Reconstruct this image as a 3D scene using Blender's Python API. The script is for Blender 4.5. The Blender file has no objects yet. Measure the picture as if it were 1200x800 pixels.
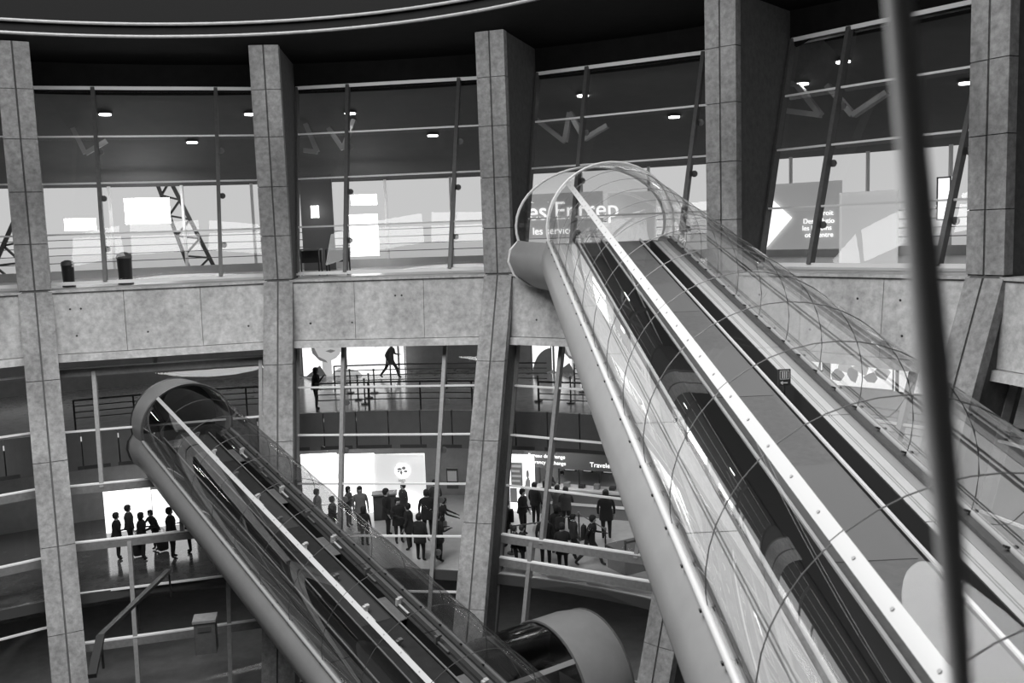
import bpy, bmesh, math, random
from math import sin, cos, tan, radians as RD, pi, atan2, sqrt
from mathutils import Vector, Matrix
random.seed(7)
C = bpy.context.scene.collection
S = bpy.context.scene
# ------------------------------------------------------------------ camera, sky, light, exposure
F = 1105.0
CAM = Vector((6.84, -13.24, 11.2))
th, ro = RD(6.7), math.atan(.035)
fw = Vector((0, cos(th), -sin(th))); r0 = Vector((1, 0, 0)); u0 = Vector((0, sin(th), cos(th)))
rt = cos(ro)*r0 - sin(ro)*u0; up = sin(ro)*r0 + cos(ro)*u0
cam = bpy.data.cameras.new('camera'); co = bpy.data.objects.new('camera', cam); C.objects.link(co)
m = Matrix((rt, up, -fw)).transposed().to_4x4(); m.translation = CAM; co.matrix_world = m
cam.sensor_width = 36; cam.lens = F*36/1200; cam.clip_start = .05; cam.clip_end = 500
cam.dof.use_dof = True; cam.dof.focus_distance = 27; cam.dof.aperture_fstop = 1.9
S.camera = co
w = bpy.data.worlds.new('sky'); S.world = w; w.use_nodes = True
bg = w.node_tree.nodes['Background']; bg.inputs[0].default_value = (.9, .9, .9, 1); bg.inputs[1].default_value = .72
S.view_settings.view_transform = 'Standard'; S.view_settings.look = 'None'
S.view_settings.exposure = 0.0; S.view_settings.gamma = 1
def area(name, loc, rot, sx, sy, power, shape='RECTANGLE'):
    l = bpy.data.lights.new(name, 'AREA'); l.shape = shape; l.size = sx
    if shape in ('RECTANGLE', 'ELLIPSE'): l.size_y = sy
    l.energy = power; o = bpy.data.objects.new(name, l); C.objects.link(o)
    o.location = loc; o.rotation_euler = rot; return o
area('roof_daylight', (0, 0, 24.3), (0, 0, 0), 17, 17, 10500, 'DISK')

for a_ in range(-60, 95, 14):                             # added fill lights behind the ring rail, brightening columns and upper windows
    area('added_fill_light', (13.9*sin(RD(a_)), 13.9*cos(RD(a_)), 17.2), (RD(62), 0, RD(-a_)), 3.0, 1.4, 120)
def c2w(x, y, z): return CAM + rt*x - up*y + fw*z       # x right, y down, z forward, metres
def ray(px, py): return (rt*((px-600)/F) - up*((py-400)/F) + fw)
def on_z(px, py, z):                                     # point where a sight line meets the level z
    r = ray(px, py); return CAM + r*((z-CAM.z)/r.z)
def on_r(px, py, rad):                                   # ... meets the cylinder of that radius round the court
    r = ray(px, py); a = r.x**2+r.y**2; b = CAM.x*r.x+CAM.y*r.y; c = CAM.x**2+CAM.y**2-rad*rad
    return CAM + r*((-b+sqrt(b*b-a*c))/a)
def pol(r, phi, z): return Vector((r*sin(RD(phi)), r*cos(RD(phi)), z))
# ------------------------------------------------------------------ materials
MC = {}
def mat(name, col, rough=.6, metal=0., noise=0., scale=4., bump=0., emit=0., spec=.5, stretch=None, stain=0.):
    if name in MC: return MC[name]
    M = bpy.data.materials.new(name); M.use_nodes = True; nt = M.node_tree; b = nt.nodes['Principled BSDF']
    b.inputs['Base Color'].default_value = (col, col, col, 1); b.inputs['Roughness'].default_value = rough
    b.inputs['Metallic'].default_value = metal; b.inputs['Specular IOR Level'].default_value = spec
    if emit: b.inputs['Emission Color'].default_value = (1, 1, 1, 1); b.inputs['Emission Strength'].default_value = emit
    if noise or bump:
        tc = nt.nodes.new('ShaderNodeTexCoord'); mp = nt.nodes.new('ShaderNodeMapping'); nt.links.new(tc.outputs['Object'], mp.inputs[0])
        if stretch: mp.inputs['Scale'].default_value = stretch
        n = nt.nodes.new('ShaderNodeTexNoise'); n.inputs['Scale'].default_value = scale; n.inputs['Detail'].default_value = 8; n.inputs['Roughness'].default_value = .65
        nt.links.new(mp.outputs[0], n.inputs['Vector'])
        mr = nt.nodes.new('ShaderNodeMapRange'); mr.inputs['From Min'].default_value = .25; mr.inputs['From Max'].default_value = .75
        mr.inputs['To Min'].default_value = col*(1-noise); mr.inputs['To Max'].default_value = col*(1+noise)
        nt.links.new(n.outputs['Fac'], mr.inputs['Value']); out = mr.outputs[0]
        if stain:
            n2 = nt.nodes.new('ShaderNodeTexNoise'); n2.inputs['Scale'].default_value = .55; n2.inputs['Detail'].default_value = 5
            mp2 = nt.nodes.new('ShaderNodeMapping'); mp2.inputs['Scale'].default_value = (1.8, 1.8, .5)
            nt.links.new(tc.outputs['Object'], mp2.inputs[0]); nt.links.new(mp2.outputs[0], n2.inputs['Vector'])
            m2 = nt.nodes.new('ShaderNodeMapRange'); m2.inputs['From Min'].default_value = .35; m2.inputs['From Max'].default_value = .65
            m2.inputs['To Min'].default_value = 1-stain; m2.inputs['To Max'].default_value = 1+stain*.4
            nt.links.new(n2.outputs['Fac'], m2.inputs['Value'])
            mu = nt.nodes.new('ShaderNodeMath'); mu.operation = 'MULTIPLY'; nt.links.new(out, mu.inputs[0]); nt.links.new(m2.outputs[0], mu.inputs[1]); out = mu.outputs[0]
        if noise: nt.links.new(out, b.inputs['Base Color'])
        if bump:
            bp = nt.nodes.new('ShaderNodeBump'); bp.inputs['Strength'].default_value = bump; bp.inputs['Distance'].default_value = .02
            nt.links.new(n.outputs['Fac'], bp.inputs['Height']); nt.links.new(bp.outputs[0], b.inputs['Normal'])
    MC[name] = M; return M
def glass(name, tint, refl, ior=1.5, rough=.0):
    M = bpy.data.materials.new(name); M.use_nodes = True; nt = M.node_tree; nt.nodes.clear()
    o = nt.nodes.new('ShaderNodeOutputMaterial'); t = nt.nodes.new('ShaderNodeBsdfTransparent'); t.inputs[0].default_value = (tint, tint, tint, 1)
    g = nt.nodes.new('ShaderNodeBsdfGlossy'); g.inputs['Roughness'].default_value = rough; g.inputs[0].default_value = (1, 1, 1, 1)
    fr = nt.nodes.new('ShaderNodeFresnel'); fr.inputs[0].default_value = ior
    mu = nt.nodes.new('ShaderNodeMath'); mu.operation = 'MULTIPLY'; mu.inputs[1].default_value = refl; mu.use_clamp = True
    mx = nt.nodes.new('ShaderNodeMixShader'); nt.links.new(fr.outputs[0], mu.inputs[0]); nt.links.new(mu.outputs[0], mx.inputs[0])
    nt.links.new(t.outputs[0], mx.inputs[1]); nt.links.new(g.outputs[0], mx.inputs[2]); nt.links.new(mx.outputs[0], o.inputs[0])
    MC[name] = M; return M
conc = mat('concrete', .45, .85, noise=.36, scale=5, bump=.5, stain=.22)
conc2 = mat('pilaster_concrete', .28, .85, noise=.42, scale=6, bump=.6, stain=.28)
dconc = mat('dark_concrete', .10, .9, noise=.3, scale=3, bump=.3)
black = mat('black_cladding', .008, .9, noise=.3, scale=2, spec=.1)
soff = mat('dark_soffit', .045, .7, noise=.25, scale=1.5)
ceilm = mat('ceiling_paint', .085, .8, noise=.1, scale=1.5)
alu = mat('aluminium', .78, .45)
alud = mat('dark_mullion', .09, .5, metal=.2, noise=.2, scale=8)  # darker grey than the other mullions, with slight noise
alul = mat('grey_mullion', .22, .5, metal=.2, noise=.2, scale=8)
white = mat('white_paint', .80, .45)
offw = mat('pale_panel', .50, .5, noise=.06, scale=2)
greyp = mat('grey_panel', .20, .45, noise=.15, scale=3)
shell = mat('shell_paint', .21, .5, noise=.10, scale=2.5)
shelld = mat('shell_paint_dark', .15, .5, noise=.10, scale=2.5)
deck = mat('deck_grey', .13, .45, noise=.2, scale=9)
belt = mat('black_rubber', .015, .45, noise=.3, scale=12)
dark = mat('dark_steel', .03, .4)
midg = mat('mid_grey', .16, .5)
floorm = mat('terrazzo_floor', .26, .16, noise=.2, scale=3, spec=.6)
floord = mat('dark_polished_floor', .085, .10, noise=.4, scale=2.2, spec=.6)
apron = mat('pale_apron', .8, .9)
lamp = mat('lamp_glow', .9, .5, emit=9)
softglow = mat('soft_glow', .9, .5, emit=3)
lit = mat('backlit_sheet', .9, .5, emit=1.25)
litg = mat('backlit_grey', .6, .5, emit=.42)
ink = mat('poster_grey', .30, .6); inkd = mat('poster_dark', .05, .6)
skinp = mat('poster_skin', .55, .6)
gtube = glass('tube_glass', .93, .42, 1.45)
gwin = glass('window_glass', .90, .75, 1.45)
gdark = glass('tinted_glass', .55, 1.0, 1.5)
cloth = [mat('cloth_%s' % n, v, .9, noise=.2, scale=20) for n, v in (('black', .012), ('charcoal', .03), ('slate', .06), ('grey', .14), ('pale', .4))]
skin = mat('skin', .32, .6); hairm = mat('hair', .012, .7)
# ------------------------------------------------------------------ mesh helpers
class MB:
    def __init__(s): s.v = []; s.f = []
    def poly(s, pts, faces):
        n = len(s.v); s.v += [tuple(p) for p in pts]; s.f += [tuple(i+n for i in f) for f in faces]; return s
    def box8(s, p): return s.poly(p, [(0,3,2,1), (4,5,6,7), (0,1,5,4), (1,2,6,5), (2,3,7,6), (3,0,4,7)])
    def box(s, c, d, rz=0):
        c = Vector(c); M = Matrix.Rotation(rz, 3, 'Z'); hx, hy, hz = d[0]/2, d[1]/2, d[2]/2
        return s.box8([c + M @ Vector((x*hx, y*hy, z*hz)) for z in (-1, 1) for x, y in ((-1,-1), (1,-1), (1,1), (-1,1))])
    def bar(s, p, q, a, b, side=None):                   # rectangular bar, a along 'side', b across it
        p, q = Vector(p), Vector(q); d = (q-p).normalized()
        if side is None: side = d.cross(Vector((0,0,1)))
        if side.length < 1e-4: side = Vector((1,0,0))
        side = (side - d*side.dot(d)).normalized(); n = d.cross(side)
        o = [(-a/2,-b/2), (a/2,-b/2), (a/2,b/2), (-a/2,b/2)]
        return s.box8([p+side*x+n*y for x, y in o] + [q+side*x+n*y for x, y in o])
    def tube(s, pts, r, n=8, cap=True):
        pts = [Vector(p) for p in pts]; rs = r if isinstance(r, (list, tuple)) else [r]*len(pts); base = len(s.v)
        for i, p in enumerate(pts):
            d = (pts[min(i+1, len(pts)-1)]-pts[max(i-1, 0)]).normalized()
            a = d.cross(Vector((0,0,1)));  a = a.normalized() if a.length > 1e-3 else Vector((1,0,0)); b = d.cross(a)
            for k in range(n): t = 2*pi*k/n; s.v.append(tuple(p+a*cos(t)*rs[i]+b*sin(t)*rs[i]))
        for i in range(len(pts)-1):
            for k in range(n):
                k2 = (k+1) % n; s.f.append((base+i*n+k, base+i*n+k2, base+(i+1)*n+k2, base+(i+1)*n+k))
        if cap: s.f.append(tuple(base+k for k in range(n))[::-1]); s.f.append(tuple(base+(len(pts)-1)*n+k for k in range(n)))
        return s
    def loft(s, rings, closed=True, cap=True):
        n = len(rings[0]); base = len(s.v)
        for r in rings: s.v += [tuple(p) for p in r]
        for i in range(len(rings)-1):
            for k in range(n if closed else n-1):
                k2 = (k+1) % n; s.f.append((base+i*n+k, base+i*n+k2, base+(i+1)*n+k2, base+(i+1)*n+k))
        if cap and closed: s.f.append(tuple(base+k for k in range(n))[::-1]); s.f.append(tuple(base+(len(rings)-1)*n+k for k in range(n)))
        return s
    def mesh(s, name):
        me = bpy.data.meshes.new(name); me.from_pydata(s.v, [], s.f); me.validate()
        bm = bmesh.new(); bm.from_mesh(me); bmesh.ops.recalc_face_normals(bm, faces=bm.faces); bm.to_mesh(me); bm.free(); return me
    def build(s, name, m, parent=None, smooth=False, origin=True):
        me = s.mesh(name); me.materials.append(m)
        if smooth:
            for p in me.polygons: p.use_smooth = True
            try: me.set_sharp_from_angle(angle=RD(38))
            except Exception: pass
        o = bpy.data.objects.new(name, me); C.objects.link(o)
        if parent:
            o.parent = parent; o.matrix_parent_inverse = parent_world(parent).inverted()
        elif origin and len(me.vertices):
            xs = [v.co for v in me.vertices]; c = Vector((sum(v.x for v in xs)/len(xs), sum(v.y for v in xs)/len(xs), min(v.z for v in xs)))
            me.transform(Matrix.Translation(-c)); o.location = c
        return o
def parent_world(o):
    M = Matrix.LocRotScale(o.location, o.rotation_euler, o.scale)
    return (parent_world(o.parent) @ o.matrix_parent_inverse @ M) if o.parent else M
def tag(o, label=None, cat=None, group=None, kind=None):
    if label: o['label'] = label
    if cat: o['category'] = cat
    if group: o['group'] = group
    if kind: o['kind'] = kind
    return o
def thing(name, loc, label, cat, group=None, rz=0, kind=None):
    o = bpy.data.objects.new(name, None); o.empty_display_size = .3; C.objects.link(o); o.location = loc; o.rotation_euler = (0,0,rz)
    return tag(o, label, cat, group, kind)
def struct(name, mb, m, label=None, cat=None, smooth=False):
    return tag(mb.build(name, m, smooth=smooth), label, cat, None, 'structure')
def txt(body, size, mtl, o_, xdir, parent, name='lettering', align='LEFT', ext=.006):
    c = bpy.data.curves.new(name, 'FONT'); c.body = body; c.size = size; c.align_x = align; c.extrude = ext; c.space_line = 1.0
    t = bpy.data.objects.new(name, c)
    C.objects.link(t)
    x = Vector(xdir).normalized(); z = Vector((0,0,1)); n = x.cross(z)
    M = Matrix((x, z, n)).transposed().to_4x4(); M.translation = Vector(o_)
    dg = bpy.context.evaluated_depsgraph_get(); me = bpy.data.meshes.new_from_object(t.evaluated_get(dg)); me.transform(M)
    me.materials.clear(); me.materials.append(mtl)
    bpy.data.objects.remove(t)
    o = bpy.data.objects.new(name, me); C.objects.link(o); o.parent = parent; o.matrix_parent_inverse = parent_world(parent).inverted(); return o
# ------------------------------------------------------------------ ring of the building: columns, beams, floors
ZK, KL, KU = 9.75, .37, .33
def slope(z): return -KL*(ZK-z) if z < ZK else 0
def RF(z): return 20 + slope(z)                              # pilaster front
def RG(z): return 21.7 + (slope(z) if z < ZK else KU*(z-ZK))  # glass
PH = [-48.75 + 22.5*i for i in range(7)]
ordn = ['outermost left', 'leftmost', 'second from left', 'middle', 'fourth, beside the glass tube head', 'rightmost', 'far right']
clab = ['grooved concrete pilaster beyond the left edge of the view', 'grooved concrete pilaster nearest the left edge, left of the dim bay with the small tube',
        'grooved concrete pilaster right of the head of the smaller dim tube', 'grooved concrete pilaster directly left of the large glass tube head',
        'grooved concrete pilaster seen through the large glass tube, right of its head', 'widest and nearest grooved concrete pilaster, at the right edge behind the large tube',
        'grooved concrete pilaster beyond the right edge of the view']
def pilaster(i):
    ph = PH[i]; rad = Vector((sin(RD(ph)), cos(RD(ph)), 0)); tg = Vector((cos(RD(ph)), -sin(RD(ph)), 0))
    t = thing('concrete_column', pol(RF(-8), ph, -8), clab[i], 'column', 'grooved concrete pilasters round the court')
    W = .50; gap = .028
    zs_up = [9.78, 11.3, 13.0, 14.7, 16.3, 17.8]; zs_lo = [-8, -5.5, -3, -.6, 1.9, 4.4, 6.9, 9.72]
    def block(z0, z1, s, name):
        a, b = (-W, -gap) if s < 0 else (gap, W)
        mb = MB(); g = .012
        ring = lambda z: [rad*(RF(z)+.03*abs(u)/W)+tg*u+Vector((0,0,z)) for u in (a, b)] + [rad*(RF(z)+.34)+tg*u+Vector((0,0,z)) for u in (b, a)]
        mb.box8(ring(z0+g)+ring(z1-g)); mb.build(name, conc2, t)
    for zs in (zs_up, zs_lo):
        for a, b in zip(zs, zs[1:]):
            for s in (-1, 1): block(a, b, s, 'cast_block')
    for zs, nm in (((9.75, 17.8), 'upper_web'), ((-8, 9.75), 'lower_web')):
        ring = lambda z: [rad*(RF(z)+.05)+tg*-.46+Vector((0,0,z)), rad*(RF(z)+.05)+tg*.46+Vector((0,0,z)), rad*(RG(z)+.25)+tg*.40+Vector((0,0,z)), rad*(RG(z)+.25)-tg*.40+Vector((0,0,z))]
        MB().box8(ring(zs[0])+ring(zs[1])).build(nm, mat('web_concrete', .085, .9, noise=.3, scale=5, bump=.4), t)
for i in range(7): pilaster(i)

beamlab = ['pale concrete beam at the far left edge, between the windows above and below', 'pale concrete beam above the head of the smaller dim tube',
           'pale concrete beam left of the middle pilaster, unbroken between two grooved pilasters', 'short concrete beam stretch the large glass tube head rests against',
           'wide concrete beam below the window with the arrow sign', 'pale concrete beam at the far right edge above a dark opening']
def chord(ph0, r0_, z0, t, dr=0):
    a, b = pol(r0_, ph0, z0), pol(r0_, ph0+22.5, z0); return a+(b-a)*t
for i in range(6):
    ph = PH[i]; t = thing('concrete_beam', chord(ph, 20.5, 7.3, .5), beamlab[i], 'beam', 'concrete ring beams')
    def ringq(ra, rb, z): return [chord(ph, ra, z, .024), chord(ph, ra, z, .976), chord(ph, rb, z, .976), chord(ph, rb, z, .024)]
    # face in three cast panels with a lip below
    for a, b in ((.024, .345), (.347, .66), (.662, .976)):
        q = lambda ra, rb, z: [chord(ph, ra, z, a), chord(ph, ra, z, b), chord(ph, rb, z, b), chord(ph, rb, z, a)]
        MB().box8(q(20.02, 20.6, 7.62)+q(20.20, 20.6, 9.68)).build('face_panel', conc, t)
    MB().box8(ringq(19.80, 21.3, 7.36)+ringq(19.86, 21.3, 7.60)).build('bottom_lip', conc, t)
    MB().box8(ringq(20.5, 22.0, 7.60)+ringq(20.5, 22.0, 9.66)).build('core', conc, t)
    MB().box8(ringq(20.12, 22.0, 9.665)+ringq(20.12, 22.0, 9.74)).build('sill_slab', conc, t)
    mb = MB()
    for _ in range(5):
        uu = random.uniform(.1, .9); zz = random.choice((8.2, 9.1)); p = chord(ph, 20.02+(zz-7.62)*.0873+.001, zz, uu); n = -Vector((p.x, p.y, 0)).normalized()
        mb.tube([p-n*.02, p+n*.006], .035, 8)
    tag(mb.build('tie_hole', dark, t), kind='stuff')

def annulus(r_in, r_out, z0, z1, seg=64, a0=0, a1=360):
    mb = MB(); n = int(seg*(a1-a0)/360)
    rings = []
    for k in range(n+1):
        a = a0+(a1-a0)*k/n
        rings.append([pol(r_in, a, z0), pol(r_out, a, z0), pol(r_out, a, z1), pol(r_in, a, z1)])
    mb.loft(rings, True, (a1-a0) < 360); return mb
A0, A1 = -62, 92
struct('floor', annulus(21.9, 34, 9.35, 9.66, 96, A0, A1), mat('pale_floor', .6, .3, noise=.1, scale=3))
struct('floor', annulus(22.4, 34, 4.3, 4.5, 96, A0, A1), floorm)
struct('floor', annulus(17.8, 27, -.3, 0, 96, A0, -4), floord)
struct('trim_dimmed_edge', annulus(17.72, 17.8, -.32, .01, 96, A0, A1), mat('dimmed_edge', .05, .6))  # dark strip added so the brightly lit slab edge looks dimmer
struct('floor', annulus(17.8, 27, -.3, 0, 96, -4, A1), mat('hall_floor', .34, .28, noise=.15, scale=3))
struct('floor', annulus(.0, 34, -8.4, -8, 64), dconc)
struct('floor', annulus(16.9, 27, -3.9, -3.6, 96, A0, A1), mat('basement_floor', .13, .3, noise=.3, scale=2))
CZ = lambda rad: 16.95-.30*(rad-24.0)
def cone():
    mb = MB(); rg = []
    for k in range(61):
        a = A0+(A1-A0)*k/60; rg.append([pol(23.95, a, CZ(23.95)), pol(34.2, a, CZ(34.2)), pol(34.2, a, CZ(34.2)+.25), pol(23.95, a, CZ(23.95)+.25)])
    return mb.loft(rg, True, True)
struct('ceiling', cone(), ceilm)
def on_ceil(px, py):
    s_ = 25.0; r_ = ray(px, py)
    while s_ < 60:
        p = CAM+r_*s_
        if sqrt(p.x**2+p.y**2) > 24.2 and p.z > CZ(sqrt(p.x**2+p.y**2)) : return p
        if sqrt(p.x**2+p.y**2) > 34: return p
        s_ += .02
    return p
struct('ceiling', annulus(12.15, 24.8, 17.82, 18.2, 96), black)
struct('ceiling', annulus(22.2, 34, 7.75, 7.95, 96, A0, A1), soff)
struct('ceiling', annulus(22.2, 27, 3.12, 3.25, 96, A0, A1), soff)
struct('wall_drum', annulus(12.6, 12.9, 18.2, 24, 64), black)
struct('ceiling', annulus(8.4, 12.9, 24, 24.3, 64), black)
struct('trim_soffit_front', annulus(23.85, 23.95, 16.7, 17.82, 96, A0, A1), black)
struct('wall_rear', annulus(22.5, 23, -8, 17.8, 64, A1, A0+360), dconc)
struct('wall_hall', annulus(26.6, 26.9, 0, 3.12, 96, A0, A1), greyp)
struct('wall_gallery', annulus(33.2, 33.5, 4.5, 7.75, 96, A0, A1), greyp)
struct('wall_basement', annulus(26.6, 26.9, -8, -.3, 64, A0, A1), dconc)
struct('wall_left', MB().box8([pol(21.5, A0, -8), pol(35, A0, -8), pol(35, A0-.7, -8), pol(21.5, A0-.7, -8), pol(21.5, A0, 17.8), pol(35, A0, 17.8), pol(35, A0-.7, 17.8), pol(21.5, A0-.7, 17.8)]), dconc)
struct('wall_right', MB().box8([pol(21.5, A1, -8), pol(35, A1, -8), pol(35, A1+.7, -8), pol(21.5, A1+.7, -8), pol(21.5, A1, 17.8), pol(35, A1, 17.8), pol(35, A1+.7, 17.8), pol(21.5, A1+.7, 17.8)]), dconc)
# spandrel below the gallery: panels picked apart
sp = thing('wall_spandrel', pol(22.2, 0, 3), 'grey spandrel panels under the gallery floor', 'wall', kind='structure')
k = A0
while k < A1-2:
    q = lambda r, z: [pol(r, k+.06, z), pol(r, k+3.14, z)]
    MB().box8([pol(22.2, k+.06, 3.1), pol(22.2, k+3.14, 3.1), pol(22.4, k+3.14, 3.1), pol(22.4, k+.06, 3.1), pol(22.2, k+.06, 4.55), pol(22.2, k+3.14, 4.55), pol(22.4, k+3.14, 4.55), pol(22.4, k+.06, 4.55)]).build('panel', mat('spandrel_grey', .13, .5, noise=.1, scale=3), sp)
    k += 3.2
# outer wall of the upper hall: low wall, posts, pale curved partition
ow = thing('wall_outer', pol(33.6, 0, 9.66), 'outer glazed wall of the upper hall', 'wall', kind='structure')
annulus(33.5, 33.8, 9.66, 10.05, 96, A0, A1).build('kerb', offw, ow)
for j in range(28):
    a = A0+3+j*5.5; MB().bar(pol(33.6, a, 10.05), pol(33.6, a, 13.9), .12, .12).build('post', white, ow)
rl = MB()
for z in (10.4, 10.75, 11.1, 11.45): rl.poly(*(lambda a: (a.v, a.f))(annulus(33.2, 33.24, z, z+.035, 96, A0, A1)))
rl.build('guard_rail', alud, ow)
struct('ground', annulus(35, 180, 9.0, 9.3, 64), apron)

# ------------------------------------------------------------------ ring rail under the roof opening
rr = thing('ring_rail', pol(12, 0, 16.4), 'pale curved double rail sweeping across the top, round the roof opening', 'rail')
for z, nm in ((16.47, 'lower_tube'), (16.78, 'upper_tube')):
    mb = MB(); n = 120; rg = []
    for k in range(n+1):
        a = 360*k/n; rg.append([pol(12+.045*cos(2*pi*j/8), a, z+.045*sin(2*pi*j/8)) for j in range(8)])
    mb.loft(rg, True, False); mb.build(nm, mat('rail_grey', .16, .5, noise=.2, scale=8), rr, smooth=True)
annulus(12.05, 12.12, 16.5, 17.85, 96).build('fascia_band', mat('ring_fascia', .008, .9, spec=.1), rr)
for k in range(24):
    MB().bar(pol(12.1, k*15, 16.5), pol(12.1, k*15, 17.9), .08, .05).build('hanger', dark, rr)

# ------------------------------------------------------------------ curtain walls: mullions, transoms, single panes
def curtain(idx, ph, zt, lower, mm, mt, ts=(.27, .73), rows=None, thick=()):
    nm = 'window_%d' % idx
    t = thing(nm, chord(ph, RG(zt[0]), zt[0], .5), None, None, kind='structure')
    us = [.055]+list(ts)+[.945]
    def P(u, z, d=0): return chord(ph, RG(z)+d, z, u)
    out = -(P(.5, 9)-Vector((0,0,9))).normalized()
    side = (P(.9, 9)-P(.1, 9)).normalized()
    def pw(z0, z1, u):
        zz = [z0, ZK, z1] if z0 < ZK-.2 and z1 > ZK+.2 else [z0, z1]; return [(a, b) for a, b in zip(zz, zz[1:])]
    rows = rows or [(zt[0], zt[-1], ts)]
    for u in (us[0], us[-1]): MB().bar(P(u, zt[0], -.10), P(u, zt[-1], -.10), .09, .24, side).build('mullion', mm, t)
    for z0, z1, tt in rows:
        for u in tt: MB().bar(P(u, z0, -.10), P(u, z1, -.10), .13, .24, side).build('mullion', mm, t)
    for z in zt:
        e = z in (zt[0], zt[-1]); h_ = .26 if z in thick else (.12 if e else .06)
        MB().bar(P(.05, z, -.12), P(.95, z, -.12), h_, .14 if z in thick else .07, Vector((0,0,1))).build('transom', alul if z in thick else mt, t)
        if z in thick: MB().bar(P(.05, z+.15, -.16), P(.95, z+.15, -.16), .04, .16, Vector((0,0,1))).build('transom_cap', mt, t)
    for a, b in zip(zt, zt[1:]):
        tt = [q for z0, z1, q in rows if z0-.01 <= a and b <= z1+.01]; uu = [.055]+list(tt[0] if tt else ())+[.945]
        for u, v in zip(uu, uu[1:]):
            g = .03/8; MB().poly([P(u+g, a+.03), P(v-g, a+.03), P(v-g, b-.03), P(u+g, b-.03)], [(0,1,2,3)]).build('pane', gwin, t)
    if rows[0][2] is not ts: return t
    cl = MB()
    for u in ts:
        for z in zt[1:-1]:
            for dz in (.35, ):
                c = P(u, z+dz-.9, .05)+side*.12; cl.tube([c-out*.03, c+out*.03], .11, 10)
    tag(cl.build('glass_clamp', mat('clamp', .12, .4), t), kind='stuff')
    return t
UP = [9.9, 11.6, 13.4, 15.1, 16.9]; LO = [1.05, 2.7, 4.3, 5.9, 7.45]
for i in range(6):
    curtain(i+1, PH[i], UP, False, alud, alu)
LR = {0: dict(zt=[-6.5, -4.6, -2.6, -.8, 1.1, 3.2, 5.1, 6.9, 7.45], rows=[(-6.5, 7.45, (.4,))], thick=(1.1, 3.2)),
      1: dict(zt=[-5.6, -3.8, -1.6, 0, 1.4, 3.15, 5.0, 6.9, 7.45], rows=[(-5.6, 1.4, (.30, .73)), (1.4, 3.15, (.53,)), (3.15, 6.9, (.20, .89)), (6.9, 7.45, (.45,))], thick=(-1.6, 1.4, 3.15, 6.9)),
      2: dict(zt=[-4.0, -2.3, -.65, 1.05, 2.7, 4.3, 5.9, 7.45]),
      3: dict(zt=[-4.0, -2.3, .35, 1.05, 2.7, 4.3, 5.9, 7.45], rows=[(-4, .35, (.22,)), (.35, 1.05, (.22,)), (1.05, 7.45, (.27, .73))], thick=(.35, 1.05)),
      4: dict(zt=[-4.0, -.65, 1.05, 2.7, 4.3, 5.9, 7.45]), 5: dict(zt=LO)}
for i in range(6):
    curtain(i+7, PH[i], LR[i].pop('zt'), True, alul, alu, **LR[i])

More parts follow.
